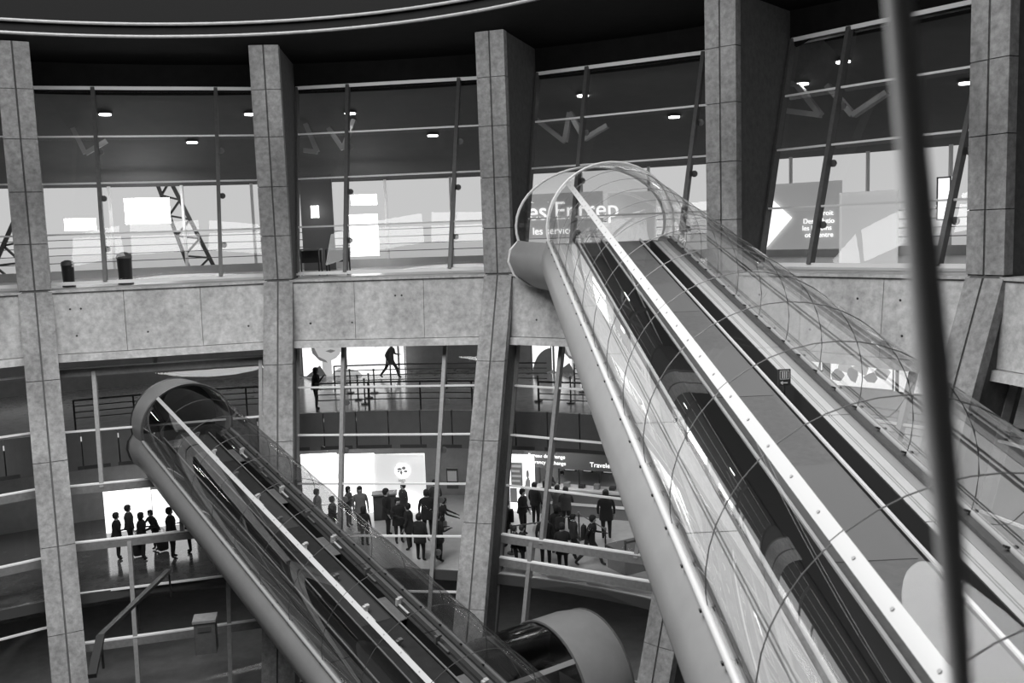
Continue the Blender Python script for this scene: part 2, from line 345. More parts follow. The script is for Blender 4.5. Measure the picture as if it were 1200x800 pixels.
# ------------------------------------------------------------------ inclined walkway tubes
def arcpts(a0, a1, n, r): return [(r*cos(RD(a0+(a1-a0)*k/n)), r*sin(RD(a0+(a1-a0)*k/n))) for k in range(n+1)]
RT = 1.92
OUT = [(-1.90,-.44), (-2.08,-.75), (-2.14,-1.15), (-2.0,-1.62), (-1.6,-2.0), (-.9,-2.2), (0,-2.26), (.9,-2.2), (1.6,-2.0), (2.0,-1.62), (2.14,-1.15), (2.08,-.75), (1.90,-.44)]
INN = [(1.78,-.52), (1.70,-1.02), (-1.70,-1.02), (-1.78,-.52)]
def walkway_tube(head, D, length, label, pal, seg=1.785, collar=None, collar_glass=False, spine_a=133, brackets=False, K=1.0):
    D = D.normalized(); U = D.cross(Vector((0,0,1))).normalized(); V = U.cross(D); U = U*K; V = V*K
    Pf = lambda s, u, v: head - D*s + U*u + V*v           # s runs down from the head
    t = thing('walkway_tube', head + V*-2.26, label, 'walkway tube', 'inclined walkway tubes across the court')
    n = int(length/seg)
    MB().loft([[Pf(s, u, v) for u, v in OUT+INN] for s in (0, length)]).build('hull', pal['hull'], t, smooth=True)
    def strip(u0, u1, v, th_, m, nm, s0=0, s1=None):
        s1 = length if s1 is None else s1
        return MB().box8([Pf(s0,u0,v-th_), Pf(s0,u1,v-th_), Pf(s1,u1,v-th_), Pf(s1,u0,v-th_), Pf(s0,u0,v), Pf(s0,u1,v), Pf(s1,u1,v), Pf(s1,u0,v)]).build(nm, m, t)
    # side panels, cut at each hoop
    for k in range(n):
        a, b = k*seg*1.0+.01, (k+1)*seg-.01
        if k % 2 == 0:
            bb = min(b+seg, length)
            for u0, u1 in ((-1.74,-1.36), (-1.335,-1.31), (-1.285,-1.06), (1.24,1.40), (1.425,1.44), (1.465,1.60)): strip(u0, u1, -.50, .05, pal['panel'], 'side_panel', a, bb)
            strip(1.61, 1.76, -.50, .05, pal['edge'], 'edge_panel', a, bb)
    strip(-1.02, -.28, -.90, .06, belt, 'belt'); strip(.93, 1.22, -.80, .06, belt, 'belt')
    for u in (-1.04, -.29, .90, 1.225):
        strip(u-.012, u+.012, -.36 if u < .5 else -.42, .5, dark, 'balustrade')
        if u < 1.2: strip(u-.022, u+.022, -.33 if u < .5 else -.40, .035, pal['rail'], 'handrail')
    strip(-.25, .86, -.47, .10, pal['deck'], 'deck')
    for k in range(0, n, 3): strip(-.2, .8, -.462, .012, pal['deck2'], 'deck_plate', k*seg+.1, k*seg+seg*1.5)
    for sgn in (-1, 1):
        MB().tube([Pf(0, sgn*1.90, -.40), Pf(length, sgn*1.90, -.40)], .05, 10).build('edge_rail', pal['erail'], t, smooth=True)
        MB().bar(Pf(0, sgn*1.80, -.44), Pf(length, sgn*1.80, -.44), .12, .05, U).build('edge_channel', alud, t)
        cl = MB()
        for k in range(n*2): cl.bar(Pf(k*seg/2, sgn*1.97, -.42), Pf(k*seg/2, sgn*1.80, -.36), .05, .03)
        tag(cl.build('rail_clip', dark, t), kind='stuff')
    # spine: opaque, in bolted lengths
    w_ = 2.1
    for k in range(0, n, 2):
        a, b = k*seg+.008, min((k+2)*seg-.008, length)
        o, i_ = arcpts(spine_a-w_, spine_a+w_, 3, RT+.025), arcpts(spine_a+w_, spine_a-w_, 3, RT-.03)
        sp_ = MB().loft([[Pf(s, *q) for q in o+i_] for s in (a, b)]).build('spine_segment', pal['spine'], t)
        bt = MB()
        c = (RT+.025)*cos(RD(spine_a)), (RT+.025)*sin(RD(spine_a)); nrm = (U*cos(RD(spine_a))+V*sin(RD(spine_a)))
        for q in range(5):
            p = Pf(a+.35+q*.7, *c); bt.tube([p-nrm*.01, p+nrm*.008], .018, 8)
        tag(bt.build('bolt', mat('bolt_grey', .25, .5), sp_), kind='stuff')
    for k in range(n):
        a, b = k*seg+.008, (k+1)*seg-.008
        for a0, a1, ns in ((193.9, spine_a+w_, 8), (spine_a-w_, -13.9, 16)):
            arc = arcpts(a0, a1, ns, RT)
            MB().loft([[Pf(s, *q) for q in arc] for s in (a, b)], False, False).build('glass_panel', MC[pal.get('glass', 'tube_glass')], t, smooth=True)
        hp = MB(); 
        hr = arcpts(193.9, -13.9, 26, RT)
        hp.tube([Pf(k*seg, *q) for q in hr], .0075, 5, False); hp.build('hoop', pal['hoop'], t)
    if brackets:
        for k in range(n):
            for u, dv in ((.28, 0), (1.35, .0)):
                b = MB(); c0 = Pf(k*seg+.4+random.uniform(-.2,.2), u, -.47)
                b.bar(c0, c0+V*.22, .11, .09, U); b.bar(c0+V*.05, c0+V*.05-D*.5, .05, .03, U); b.bar(c0+V*.22, c0+V*.22+U*.12, .10, .05, D)
                b.build('lamp_bracket', alu if k % 2 else alul, t)
            if k % 2: strip(.95, 1.25, -.45, .03, alul, 'cover_plate', k*seg, k*seg+1.1)
    # collar towards the building
    if collar:
        Dh = Vector((D.x, D.y, 0)).normalized()
        top = arcpts(193.9, -13.9, 26, RT); rings = []
        for s, du, dv, su, sv in collar:
            rings.append([head + Dh*s + U*(du+su*u) + V*(dv+sv*v) for u, v in top])
        if collar_glass: MB().loft(rings, False, False).build('end_glass', gtube, t, smooth=True)
        else:
            r2 = []
            for (s, du, dv, su, sv) in collar: r2.append([head + Dh*s + U*(du+su*u) + V*(dv+sv*v) for u, v in arcpts(193.9, -13.9, 26, RT+.03)+arcpts(-13.9, 193.9, 26, RT-.06)])
            MB().loft(r2).build('end_collar', pal['collar'], t, smooth=True)
        hr = [[head + Dh*s + U*(du+su*u) + V*(dv+sv*v) for u, v in OUT+INN] for s, du, dv, su, sv in collar]
        MB().loft(hr).build('end_hull', pal['hull'], t, smooth=True)
        if not collar_glass: MB().loft([[head + Dh*q + U*(.95*u) + V*(.95*v) for u, v in top] for q in (collar[-1][0]-.25, collar[-1][0]-.2)]).build('end_dark_panel', dark, t)  # dark sheet added for the darkness of the building behind the tube
        s, du, dv, su, sv = collar[-1]
        full = top + OUT[::-1][1:-1]
        MB().tube([head + Dh*(s+.02) + U*(du+su*u*1.01) + V*(dv+sv*v*1.01) for u, v in full+full[:1]], .045, 6, False).build('end_gasket', pal['gasket'], t)
        MB().tube([head + Dh*(collar[0][0]) + U*u*1.01 + V*v*1.01 for u, v in top], .035, 6, False).build('collar_trim', alu if collar_glass else alud, t)
        if collar_glass: MB().box8([head + Dh*a + U*u + V*v for v in (-1.05, -.5) for a, u in ((0,-1.8), (0,1.8), (collar[-1][0],1.8), (collar[-1][0],-2.0))]).build('landing_floor', deck, t)
    return t, Pf, D, U, V
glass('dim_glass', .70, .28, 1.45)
glass('low_glass', .30, 1.5, 1.6, .12)
z1 = 28.6
P1 = c2w(4.42-.05*z1, 5.44-.312*z1, z1); P1b = c2w(4.42, 5.44, 0)
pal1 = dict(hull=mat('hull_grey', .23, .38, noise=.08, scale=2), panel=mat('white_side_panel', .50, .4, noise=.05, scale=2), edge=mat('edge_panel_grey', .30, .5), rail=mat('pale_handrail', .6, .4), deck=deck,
            deck2=mat('deck_grey_light', .145, .5), erail=mat('bright_rail', .42, .35), spine=mat('spine_white', .44, .4), hoop=mat('hoop_seal', .15, .5), collar=shell, gasket=alu)
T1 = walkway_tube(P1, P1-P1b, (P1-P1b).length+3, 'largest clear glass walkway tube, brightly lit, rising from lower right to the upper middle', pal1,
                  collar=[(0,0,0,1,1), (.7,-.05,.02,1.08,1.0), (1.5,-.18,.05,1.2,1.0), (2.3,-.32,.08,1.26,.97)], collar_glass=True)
d2 = Vector(((-204.4-600)/F, (60.4-400)/F, 1)); H2 = c2w(-10.93, 2.86, 31.8)
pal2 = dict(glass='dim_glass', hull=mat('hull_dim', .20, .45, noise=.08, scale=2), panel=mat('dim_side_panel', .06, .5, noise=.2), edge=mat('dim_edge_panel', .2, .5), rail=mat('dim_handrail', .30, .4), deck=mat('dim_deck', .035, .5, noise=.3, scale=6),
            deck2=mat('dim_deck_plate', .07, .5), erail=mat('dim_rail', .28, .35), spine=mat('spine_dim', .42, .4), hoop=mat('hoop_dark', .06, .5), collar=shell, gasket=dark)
H2b = c2w(*(Vector((-10.93, 2.86, 31.8)) - d2*10))
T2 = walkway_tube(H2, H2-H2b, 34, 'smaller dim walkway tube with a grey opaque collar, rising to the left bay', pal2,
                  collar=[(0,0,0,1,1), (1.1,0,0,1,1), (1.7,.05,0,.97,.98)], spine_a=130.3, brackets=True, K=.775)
# third tube, low at the bottom: its opaque end against the building
az3 = RD(55); D3 = Vector((sin(az3), cos(az3), 0.0)); H3 = c2w((640-600)/F*27.5, (806-400)/F*27.5, 27.5)
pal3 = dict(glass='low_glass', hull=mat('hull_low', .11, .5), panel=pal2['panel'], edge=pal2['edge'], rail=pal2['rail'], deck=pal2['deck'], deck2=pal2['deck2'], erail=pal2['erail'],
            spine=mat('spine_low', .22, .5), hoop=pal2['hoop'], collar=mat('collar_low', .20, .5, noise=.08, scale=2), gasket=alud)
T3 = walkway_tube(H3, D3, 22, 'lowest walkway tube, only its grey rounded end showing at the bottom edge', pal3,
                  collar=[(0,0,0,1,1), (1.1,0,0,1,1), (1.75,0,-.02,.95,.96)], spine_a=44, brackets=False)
# lift-and-arrow sign hanging in the large tube
def in_tube(T, px, py, v):
    _, Pf, D, U, V = T; r = ray(px, py); o = Pf(0, 0, v); k = (o-CAM).dot(V)/r.dot(V); return CAM+r*k
sg = in_tube(T1, 919, 442, -.15); _, Pf1, D1, U1, V1 = T1
t = thing('hanging_sign', sg, 'small dark sign with a lift pictogram over an arrow, inside the large glass tube', 'sign')
X = Vector((1,0,0)); Z = Vector((0,0,1)); Yn = Vector((0,-1,0))
MB().bar(sg-Z*.14, sg+Z*.14, .21, .03, X).build('sign_board', inkd, t)
pc = MB()
def flat(mb, c, pts, off=.02, xd=X, nd=Yn, th=.006):
    p = [c + xd*a + Z*b + nd*off for a, b in pts]; q = [x + nd*th for x in p]; n = len(p)
    mb.poly(p+q, [tuple(range(n))[::-1], tuple(range(n, 2*n))]+[(i, (i+1) % n, n+(i+1) % n, n+i) for i in range(n)])
def rect(x0, y0, x1, y1): return [(x0,y0), (x1,y0), (x1,y1), (x0,y1)]
for a in ((-.08,-.03,.08,-.02), (-.08,.11,.08,.12), (-.08,-.03,-.07,.12), (.07,-.03,.08,.12), (-.045,-.01,-.025,.10), (-.01,-.01,.01,.10), (.025,-.01,.045,.10)): flat(pc, sg, rect(*a))
flat(pc, sg, [(-.07,-.09), (-.03,-.055), (-.03,-.08), (.05,-.08), (.05,-.10), (-.03,-.10), (-.03,-.125)])
pc.build('pictogram', white, t)
MB().bar(sg-Z*.14, sg-Z*.36, .03, .03).build('stem', dark, t)

# ------------------------------------------------------------------ near mullion of the viewing gallery
zc = 1.15
def cp(px, py, z=zc): return c2w((px-600)/F*z, (py-400)/F*z, z)
nm = MB().tube([cp(1040, -140), cp(1067, 150), cp(1092, 420), cp(1112, 620), cp(1138, 960)], [.016, .018, .021, .017, .0105], 12).build('gallery_bar', mat('bar_paint', .5, .8), smooth=True)
tag(nm, 'dark slim bar close to the viewer, out of focus, running down the right side', 'bar')

# ------------------------------------------------------------------ upper hall: lamps, braces, signs
def lampdisc(px, py, i, lab):
    p = on_ceil(px, py); t = thing('downlight', p, lab, 'ceiling light', 'round downlights in the upper hall ceiling')
    MB().tube([p, p-Z*.05], .27, 16).build('trim_ring', alud, t, smooth=True)
    MB().tube([p-Z*.03, p-Z*.10], .22, 16).build('lamp_lens', lamp, t)
    l = bpy.data.lights.new('downlight_beam', 'SPOT'); l.energy = 60; l.spot_size = RD(120); l.shadow_soft_size = .12
    o = bpy.data.objects.new('downlight_beam', l); C.objects.link(o); o.location = p-Z*.12; o.parent = t; o.matrix_parent_inverse = parent_world(t).inverted()
dl = [(123,132,'round downlight left of the left bay mullion, above the pale transom'), (225,165,'round downlight between the two mullions of the left bay'), (293,132,'round downlight touching the second pilaster'),
      (410,131,'round downlight half behind a mullion left of the middle pilaster'), (507,157,'round downlight just left of the middle pilaster'), (683,110,'round downlight above the large glass tube head'),
      (790,135,'round downlight just left of the fourth pilaster'), (988,70,'biggest round downlight, in the bay above the arrow sign'), (1132,95,'round downlight touching the rightmost pilaster'), (940,96,'small dim-looking downlight above the arrow sign, left of its mullion')]
for i, a in enumerate(dl): lampdisc(a[0], a[1], i, a[2])
def brace(pts, lab, rad=27):
    P = [on_r(x, y, rad) for x, y in pts]; t = thing('roof_brace', P[0], lab, 'roof brace', 'pale zigzag braces in the upper hall')
    for a, b in zip(P, P[1:]): MB().bar(a, b, .30, .18).build('brace_bar', mat('brace_grey', .22, .6), t)
brace([(620,133), (662,166), (668,132)], 'pale zigzag brace above the large glass tube head', 27); brace([(668,132), (685,163), (712,147)], 'pale V brace right of the zigzag above the tube head', 27)
brace([(905,92), (935,100), (962,135), (908,128)], 'pale hooked brace left of a mullion, above the arrow sign'); brace([(970,100), (1000,135), (1040,108)], 'pale V brace right of the mullion above the arrow sign')
brace([(385,150), (402,175), (415,140)], 'faint V brace behind the left mullion, left of the middle pilaster'); brace([(358,145), (372,178), (356,176)], 'faint triangular brace beside the second pilaster')
brace([(85,150), (100,180), (125,165)], 'faint V brace beside the leftmost pilaster')
# long line lamps on the soffit
def sheet(px0, py0, px1, py1, rad, m, lab, nmx, cat, th_=.08):
    a, b, c, d = on_r(px0, py1, rad), on_r(px1, py1, rad), on_r(px1, py0, rad), on_r(px0, py0, rad)
    b.z = a.z = (a.z+b.z)/2; c.z = d.z = (c.z+d.z)/2; b.x, b.y, a.x, a.y = c.x, c.y, d.x, d.y
    n = Vector((-(a.x+b.x), -(a.y+b.y), 0)).normalized()
    t = thing(nmx, a.lerp(b, .5), lab, cat)
    MB().box8([a-n*th_, b-n*th_, b, a, d-n*th_, c-n*th_, c, d]).build('panel', m, t)
    x = (b-a); L = x.length; x.normalize(); z = (d-a); H = z.length
    e = MB()
    for u0, u1, h0, h1 in ((0,L,0,.05), (0,L,H-.05,H), (0,.05,0,H), (L-.05,L,0,H)):
        q = [a+x*u0+Z*h0, a+x*u1+Z*h0, a+x*u1+Z*h1, a+x*u0+Z*h1]; e.poly([p+n*.02 for p in q]+[p-n*.02 for p in q], [(0,1,2,3),(7,6,5,4),(0,4,5,1),(1,5,6,2),(2,6,7,3),(3,7,4,0)])
    e.build('frame', alud if m in (lit, litg) else m, t)
    return t, a, x, n, L, H
sheet(145, 232, 198, 262, 32, lamp, 'glaring wide stand-in glow between the mullions of the left bay, upper hall', 'glow_panel', 'light panel')  # glowing sheets put in for the glaring bright spots of the outer wall
sheet(75, 256, 112, 270, 32, lamp, 'short glaring stand-in glow at the left end of the left bay', 'glow_panel', 'light panel')
sheet(411, 228, 441, 240, 31.5, lamp, 'thin glaring stand-in glow right of a mullion, left of the middle pilaster', 'glow_panel', 'light panel')
sheet(409, 251, 442, 300, 31.5, softglow, 'tall glaring stand-in glow under the thin one, upper hall', 'glow_panel', 'light panel')
sheet(364, 241, 373, 255, 31, softglow, 'small bright square panel on the dark wall beside the second pilaster', 'glow_panel', 'light panel')
sheet(350, 205, 388, 322, 31.6, midg, 'dark partition beside the second pilaster in the upper hall', 'partition', 'partition')
# pale curved partitions seen through the windows
def curved(a0, a1, r, z0, z1, m, lab):
    o = annulus(r, r+.12, z0, z1, 120, a0, a1).build('curved_partition', m); return tag(o, lab, 'partition')
# arrow sign, text panel, blank panel
def azat(px, py, rad): p = on_r(px, py, rad); return math.degrees(atan2(p.x, p.y))
t, a, x, n, L, H = sheet(893, 214, 986, 292, 25.5, mat('sign_grey', .40, .5, emit=.22), 'grey panel lettered Des solutions, behind the right wide bay', 'information_panel', 'sign')  # panel and lettering given a glow so they look brightly lit
def onpan(px, py): p = on_r(px, py, 25.4); return p
s_ = .50
for body, px, py, sz in (('droit', 962, 253, .36), ('Des solutio', 943, 262, .42), ('les besoins', 942, 270, .42), ('otre entre', 945, 278, .42)):
    p = a + x*((px-893)/(986-893)*L) + Z*((292-py)/(292-214)*H) + n*.04
    txt(body, .235, lit, p, x, t)
p = a + x*.1 + n*.06
fl = MB(); zr = H
P = [(0, .0), (.0, H*.93), (L*.40, H*.48), (L*.04, 0)]
fl.poly([a+x*u+Z*v+n*.10 for u, v in P]+[a+x*u+Z*v+n*.05 for u, v in P], [(0,1,2,3), (7,6,5,4), (0,4,5,1), (1,5,6,2), (2,6,7,3), (3,7,4,0)])
fl.build('arrow', lit, t)
sheet(984, 224, 1052, 312, 24.8, mat('blank_panel', .62, .5, emit=.36), 'large blank pale grey panel right of the lettered panel, upper hall', 'blank_panel', 'panel')  # emission put into the material to make the panel look lit
sheet(1098, 207, 1115, 258, 29, lit, 'narrow bright panel beside the rightmost pilaster, upper hall', 'glow_panel', 'light panel')
t, a, x, n, L, H = sheet(612, 226, 706, 278, 27, mat('pale_sign', .45, .5, emit=.22), 'grey panel lettered Entrep, seen through the large glass tube head', 'information_panel', 'sign')  # glow added to sign and letters in place of light falling on them
txt('es Entrep', 1.0, lit, a+x*.2+Z*(H*.42)+n*.04, x, t); txt('les services', .42, lit, a+x*.4+Z*(H*.08)+n*.04, x, t)
sheet(712, 225, 768, 282, 27.6, mat('pale_shelf', .60, .5, emit=.3), 'pale panel with shelves, seen through the right of the large tube head', 'blank_panel', 'panel')  # faint emission brightens the panel as if lit
# crane-like lattice boom seen through the left bay, outside
def lattice(p0, p1, w0, lab, nb=9, nmx='lattice_boom'):
    t = thing(nmx, p1, lab, 'lattice boom'); s = (p1-p0).cross(fw).normalized()
    a0_, a1_, b0, b1 = p0-s*w0*.35, p1-s*w0*.65, p0+s*w0*.35, p1+s*w0*.65
    MB().bar(a0_, a1_, .28, .2).build('chord', dark, t); MB().bar(b0, b1, .28, .2).build('chord', dark, t)
    for k in range(nb):
        u, v = k/nb, (k+1)/nb; A, B = (a0_.lerp(a1_, u), b0.lerp(b1, v)) if k % 2 else (b0.lerp(b1, u), a0_.lerp(a1_, v))
        MB().bar(A, B, .10, .10).build('lattice_bar', dark, t)
lattice(on_r(192, 214, 39), on_r(238, 318, 39), 1.0, 'dark lattice boom leaning across the daylight of the left bay')
lattice(on_r(28, 255, 39), on_r(4, 328, 39), 1.1, 'dark lattice boom at the left edge of the view', 6)
lattice(on_r(20, 215, 43), on_r(37, 338, 43), .5, 'thin dark lattice mast left of the leftmost pilaster', 6)
def bin_(px, py, s, lab, nmx='waste_bin'):
    p = on_r(px, py, 24.5); p.z = 9.67; t = thing(nmx, p, lab, 'bin')
    MB().tube([p, p+Z*.08], .26*s, 14).build('foot', dark, t); MB().tube([p+Z*.08, p+Z*.9*s], [.22*s, .25*s], 14).build('drum', dark, t, smooth=True); MB().tube([p+Z*.9*s, p+Z*1.05*s, p+Z*1.12*s], [.27*s, .24*s, .08*s], 14).build('lid', midg, t, smooth=True)
bin_(147, 322, 1.1, 'dark round bin against the left mullion of the left bay, upper hall'); bin_(80, 322, .9, 'dark round bin at the left end of the left bay, upper hall')
# desk group left of the middle pilaster
for (px, lab) in ((364, 'dark desk beside the second pilaster, upper hall'), (397, 'dark desk left of a mullion, upper hall')):
    p = on_r(px, 320, 25.5); p.z = 9.67; t = thing('desk', p, lab, 'desk')
    MB().box(p+Z*1.05, (.95,.6,.06)).build('desk_top', midg, t); MB().box(p+Z*.75+Vector((0,.3,0)), (.85,.04,.5)).build('back_board', dark, t)
    for sx in (-.42, .42):
        for sy in (-.28, .28): MB().box(p+Vector((sx,sy,.5)), (.06,.06,1.05)).build('leg', dark, t)

# ------------------------------------------------------------------ gallery level: posters and rails
def poster(px0, py0, px1, py1, rad, lab, draw, m=lit):
    t, a, x, n, L, H = sheet(px0, py0, px1, py1, rad, m, lab, 'backlit_poster', 'poster', .12)
    def shape(name, pts, mm, off=.03):
        mb = MB(); P = [a+x*(u*L)+Z*(v*H)+n*off for u, v in pts]; k = len(P)
        mb.poly(P+[q+n*.012 for q in P], [tuple(range(k)), tuple(range(k, 2*k))]+[(i, (i+1) % k, k+(i+1) % k, k+i) for i in range(k)]); mb.build(name, mm, t)
    draw(shape, L/H, (t, a, x, n, L, H)); return t
def ell(cx, cy, rx, ry, n_=20, a0=0, a1=360): return [(cx+rx*cos(RD(a0+(a1-a0)*k/n_)), cy+ry*sin(RD(a0+(a1-a0)*k/n_))) for k in range(n_+(a1-a0 < 360))]
pg1 = mat('poster_light_grey', .62, .6, emit=.35); pg2 = mat('poster_mid', .30, .6, emit=.08)
def face_poster(cx, turn=1):
    def dr(sh, asp, _):
        r = .20/asp*2.0
        sh('neck', [(cx-.35*r, .0), (cx+.25*r, .0), (cx+.25*r, .5), (cx-.35*r, .5)], pg1, .03)
        sh('face', ell(cx, .82, r, .42, 22, 180, 360), pg1, .045)
        sh('jaw_shadow', [(cx-1.02*r, .85), (cx-.95*r, .62), (cx-.5*r, .42), (cx, .36), (cx-.1*r, .42), (cx-.55*r, .52), (cx-.9*r, .85)], pg2, .062)
        sh('lips', [(cx-.1*r*turn, .66), (cx+.25*r*turn, .70), (cx+.55*r*turn, .66), (cx+.25*r*turn, .61)], pg2, .062)
        sh('nose', [(cx+.15*r, .80), (cx+.38*r, .80), (cx+.28*r, .84)], pg2, .062)
        sh('collar', [(cx-1.5*r, 0), (cx-.5*r, .30), (cx-.1*r, .0)], ink, .07)
        sh('shoulder', [(cx+.1*r, 0), (cx+.7*r, .22), (cx+1.9*r, .12), (cx+2.2*r, .0)], pg1, .065)
    return dr
def plain(sh, asp, _):
    sh('caption', [(.55,.75), (.62,.75), (.62,.98), (.55,.98)], pg1); sh('caption', [(.66,.8), (.70,.8), (.70,.98), (.66,.98)], pg1)
poster(352, 396, 401, 441, 32, 'backlit poster of a chin and lips, directly right of the second pilaster', face_poster(.62))
poster(404, 396, 466, 440, 32, 'wide blank backlit poster behind the walking person on the gallery', plain)
poster(466, 398, 474, 441, 32.05, 'narrow backlit strip right of the walking person on the gallery', lambda *k: None)
poster(622, 396, 646, 434, 32, 'backlit poster with a dark rounded shoulder shape, right of the middle pilaster', lambda sh, a, _: sh('shoulder', ell(1.0, -.15, .95, .85, 14, 90, 180)+[(1.0,0)], ink))
poster(648, 396, 716, 437, 32, 'backlit poster of a chin with bow collar, left of the large tube hull', face_poster(.40, 1))
poster(925, 415, 962, 452, 28, 'plain white backlit poster seen through the large tube, left one', lambda *k: None)
poster(972, 415, 1048, 455, 28.5, 'backlit poster with grey crumpled shapes seen through the large tube', lambda sh, a, _: [sh('fold', [(u+w0*cos(q*1.05)*(1+.4*sin(q*5+u*9)), v+h0*sin(q*1.05)*(1+.3*cos(q*3+v*7))) for q in range(6)], pg1 if i % 2 else pg2, .03+i*.014) for i, (u, v, w0, h0) in enumerate(((.12,.35,.10,.2), (.22,.6,.12,.16), (.38,.4,.10,.25), (.55,.6,.13,.2), (.68,.35,.10,.16), (.82,.55,.11,.22)))])
poster(1052, 430, 1085, 462, 28, 'small backlit poster seen through the large tube, beside the blurred bar', lambda *k: None)
def rail(a0, a1, r, lab, zf=4.5, step=1.6, nb=4):
    t = thing('guard_rail', pol(r, (a0+a1)/2, zf), lab, 'railing', 'gallery guard rails')
    for z in [zf+1.1-k*.22 for k in range(nb)]:
        n_ = max(4, int((a1-a0)/2)); MB().tube([pol(r, a0+(a1-a0)*k/n_, z) for k in range(n_+1)], .022 if z < zf+1.05 else .035, 6).build('rail_bar', alud, t)
    a = a0
    while a <= a1:
        MB().bar(pol(r, a, zf), pol(r, a, zf+1.12), .06, .03).build('rail_post', dark, t); a += step*3.2
for i, (a0, a1, r, lab) in enumerate(((-24, -5, 22.7, 'gallery guard rail at the slab edge, above the small tube head'), (-2, 17.5, 22.7, 'gallery guard rail at the slab edge, left of the middle pilaster'), (20, 40, 22.7, 'gallery guard rail at the slab edge, right of the middle pilaster'),
    (42.5, 62, 22.7, 'gallery guard rail seen through the large tube'), (-2, 17.5, 27.5, 'rear gallery guard rail left of the middle pilaster'), (20, 40, 27.5, 'rear gallery guard rail right of the middle pilaster'))): rail(a0, a1, r, lab)
def post(px, py, z, lab, h=1.0):
    p = on_z(px, py, z); t = thing('barrier_post', p, lab, 'barrier post', 'queue barrier posts')
    MB().tube([p, p+Z*.03], .17, 14).build('base', dark, t, smooth=True); MB().tube([p+Z*.03, p+Z*h], .03, 8).build('pole', dark, t, smooth=True); MB().tube([p+Z*(h-.06), p+Z*(h+.03)], .045, 10).build('cap', midg, t)
    return p+Z*(h-.03)
for px, py, w_ in ((411,460,'leftmost and rear'), (433,466,'second from right'), (428,473,'nearest the slab edge'), (439,460,'rightmost and rear'), (420,468,'second from left')): post(px, py, 4.52, 'dark barrier post of the gallery cluster left of the middle pilaster, '+w_)
for px, py, w_ in ((631,470,'left of the mullion'), (669,472,'right of the mullion, nearer'), (683,459,'rearmost, by the large tube hull')): post(px, py, 4.52, 'dark gallery barrier post right of the middle pilaster, '+w_)
gp = [post(px, py, 0, lab) for px, py, lab in ((600,648,'queue barrier post nearest the middle pilaster, ground hall'), (652,640,'queue barrier post behind the two dark figures, ground hall'), (679,632,'queue barrier post left of the walking person'), (710,652,'queue barrier post right of the walking person'))]
tp = MB()
for a, b in ((gp[0], gp[1]), (gp[1], gp[2]), (gp[2], gp[3])): tp.bar(a, b, .05, .01, Z)
tag(tp.build('barrier_tape', midg), 'retractable tape strung between the queue posts of the ground hall', 'barrier tape')

# ------------------------------------------------------------------ ground hall: backlit walls, exchange counter, screens
bright = mat('backlit_hall_wall', .9, .5, emit=1.6); bright2 = mat('backlit_hall_wall_soft', .8, .5, emit=.55)
sheet(352, 532, 394, 618, 24.2, bright, 'bright backlit wall panel beyond the upper edge of the small tube, ground hall', 'backlit_wall', 'backlit wall', .1)
sheet(395, 532, 438, 612, 24.2, bright, 'plain white backlit wall panel right of the mullion, ground hall', 'backlit_wall', 'backlit wall', .1)
t, a, x, n, L, H = sheet(438, 532, 497, 612, 24.2, bright2, 'backlit wall panel with a white globe emblem, ground hall', 'backlit_wall', 'backlit wall', .1)
def disc(name, u, v, rx, ry, m_, off, aa=a, xx=x, nn=n, tt=t):
    mb = MB(); P = [aa+xx*(u+rx*cos(2*pi*k/24))+Z*(v+ry*sin(2*pi*k/24))+nn*off for k in range(24)]
    mb.poly(P+[q+nn*.01 for q in P], [tuple(range(24)), tuple(range(24, 48))]+[(i, (i+1) % 24, 24+(i+1) % 24, 24+i) for i in range(24)]); return mb.build(name, m_, tt)
disc('globe', L*.56, H*.76, .30, .30, bright, .03)
for u, v, rx, ry in ((-.12,.08,.10,.05), (.06,.12,.08,.07), (.13,-.02,.08,.05), (-.05,-.06,.05,.09), (-.16,-.02,.04,.04)): disc('continent', L*.56+u, H*.76+v, rx, ry, pg2, .05)
txt('8883', .15, ink, a+x*(L*.56-.20)+Z*(H*.76-.45)+n*.05, x, t)
disc('glow_oval', L*.56, H*.22, L*.40, H*.25, bright, .03)
sheet(120, 572, 176, 628, 24.4, bright, 'bright backlit panel behind the queue of dark silhouettes, left bay', 'backlit_wall', 'backlit wall', .1)
sheet(177, 572, 226, 626, 24.4, bright, 'bright backlit panel right of the queue of silhouettes, beside the small tube', 'backlit_wall', 'backlit wall', .1)
# poster beside the exchange office
def dr(sh, asp, _):
    sh('text_box', [(.08,.50), (.55,.50), (.55,.88), (.08,.88)], ink, .03)
    for k in range(4): sh('text_line', [(.12,.80-k*.08), (.50-(k % 2)*.06,.80-k*.08), (.50-(k % 2)*.06,.835-k*.08), (.12,.835-k*.08)], white, .045)
    sh('small_notice', [(.02,.22), (.30,.22), (.30,.46), (.02,.46)], ink, .03)
    sh('figure', [(.62,.05), (.68,.3), (.60,.45), (.68,.60), (.78,.66), (.86,.58), (.84,.40), (.88,.2), (.84,.05)], pg2, .03)
    sh('figure_head', ell(.76, .70, .06, .07), ink, .045)
poster(596, 533, 625, 604, 24.6, 'bright advertising poster with a text box and a figure, left of the exchange office', dr, bright)
RC = 25.0
def pp(px, py): return on_r(px, py, RC)
A_, B_ = pp(634, 600), pp(728, 612); A_.z = B_.z = 0
xd = (B_-A_).normalized(); nd = Vector((xd.y, -xd.x, 0)); L = (B_-A_).length
ex = thing('exchange_office', A_.lerp(B_, .5), 'currency exchange office with lettered fascia, screens and a long counter', 'kiosk')
def exb(u0, u1, d0, d1, z0, z1, nm_, m_):
    q = lambda z: [A_+xd*u0+nd*d0+Z*z, A_+xd*u1+nd*d0+Z*z, A_+xd*u1+nd*d1+Z*z, A_+xd*u0+nd*d1+Z*z]
    return MB().box8(q(z0)+q(z1)).build(nm_, m_, ex)
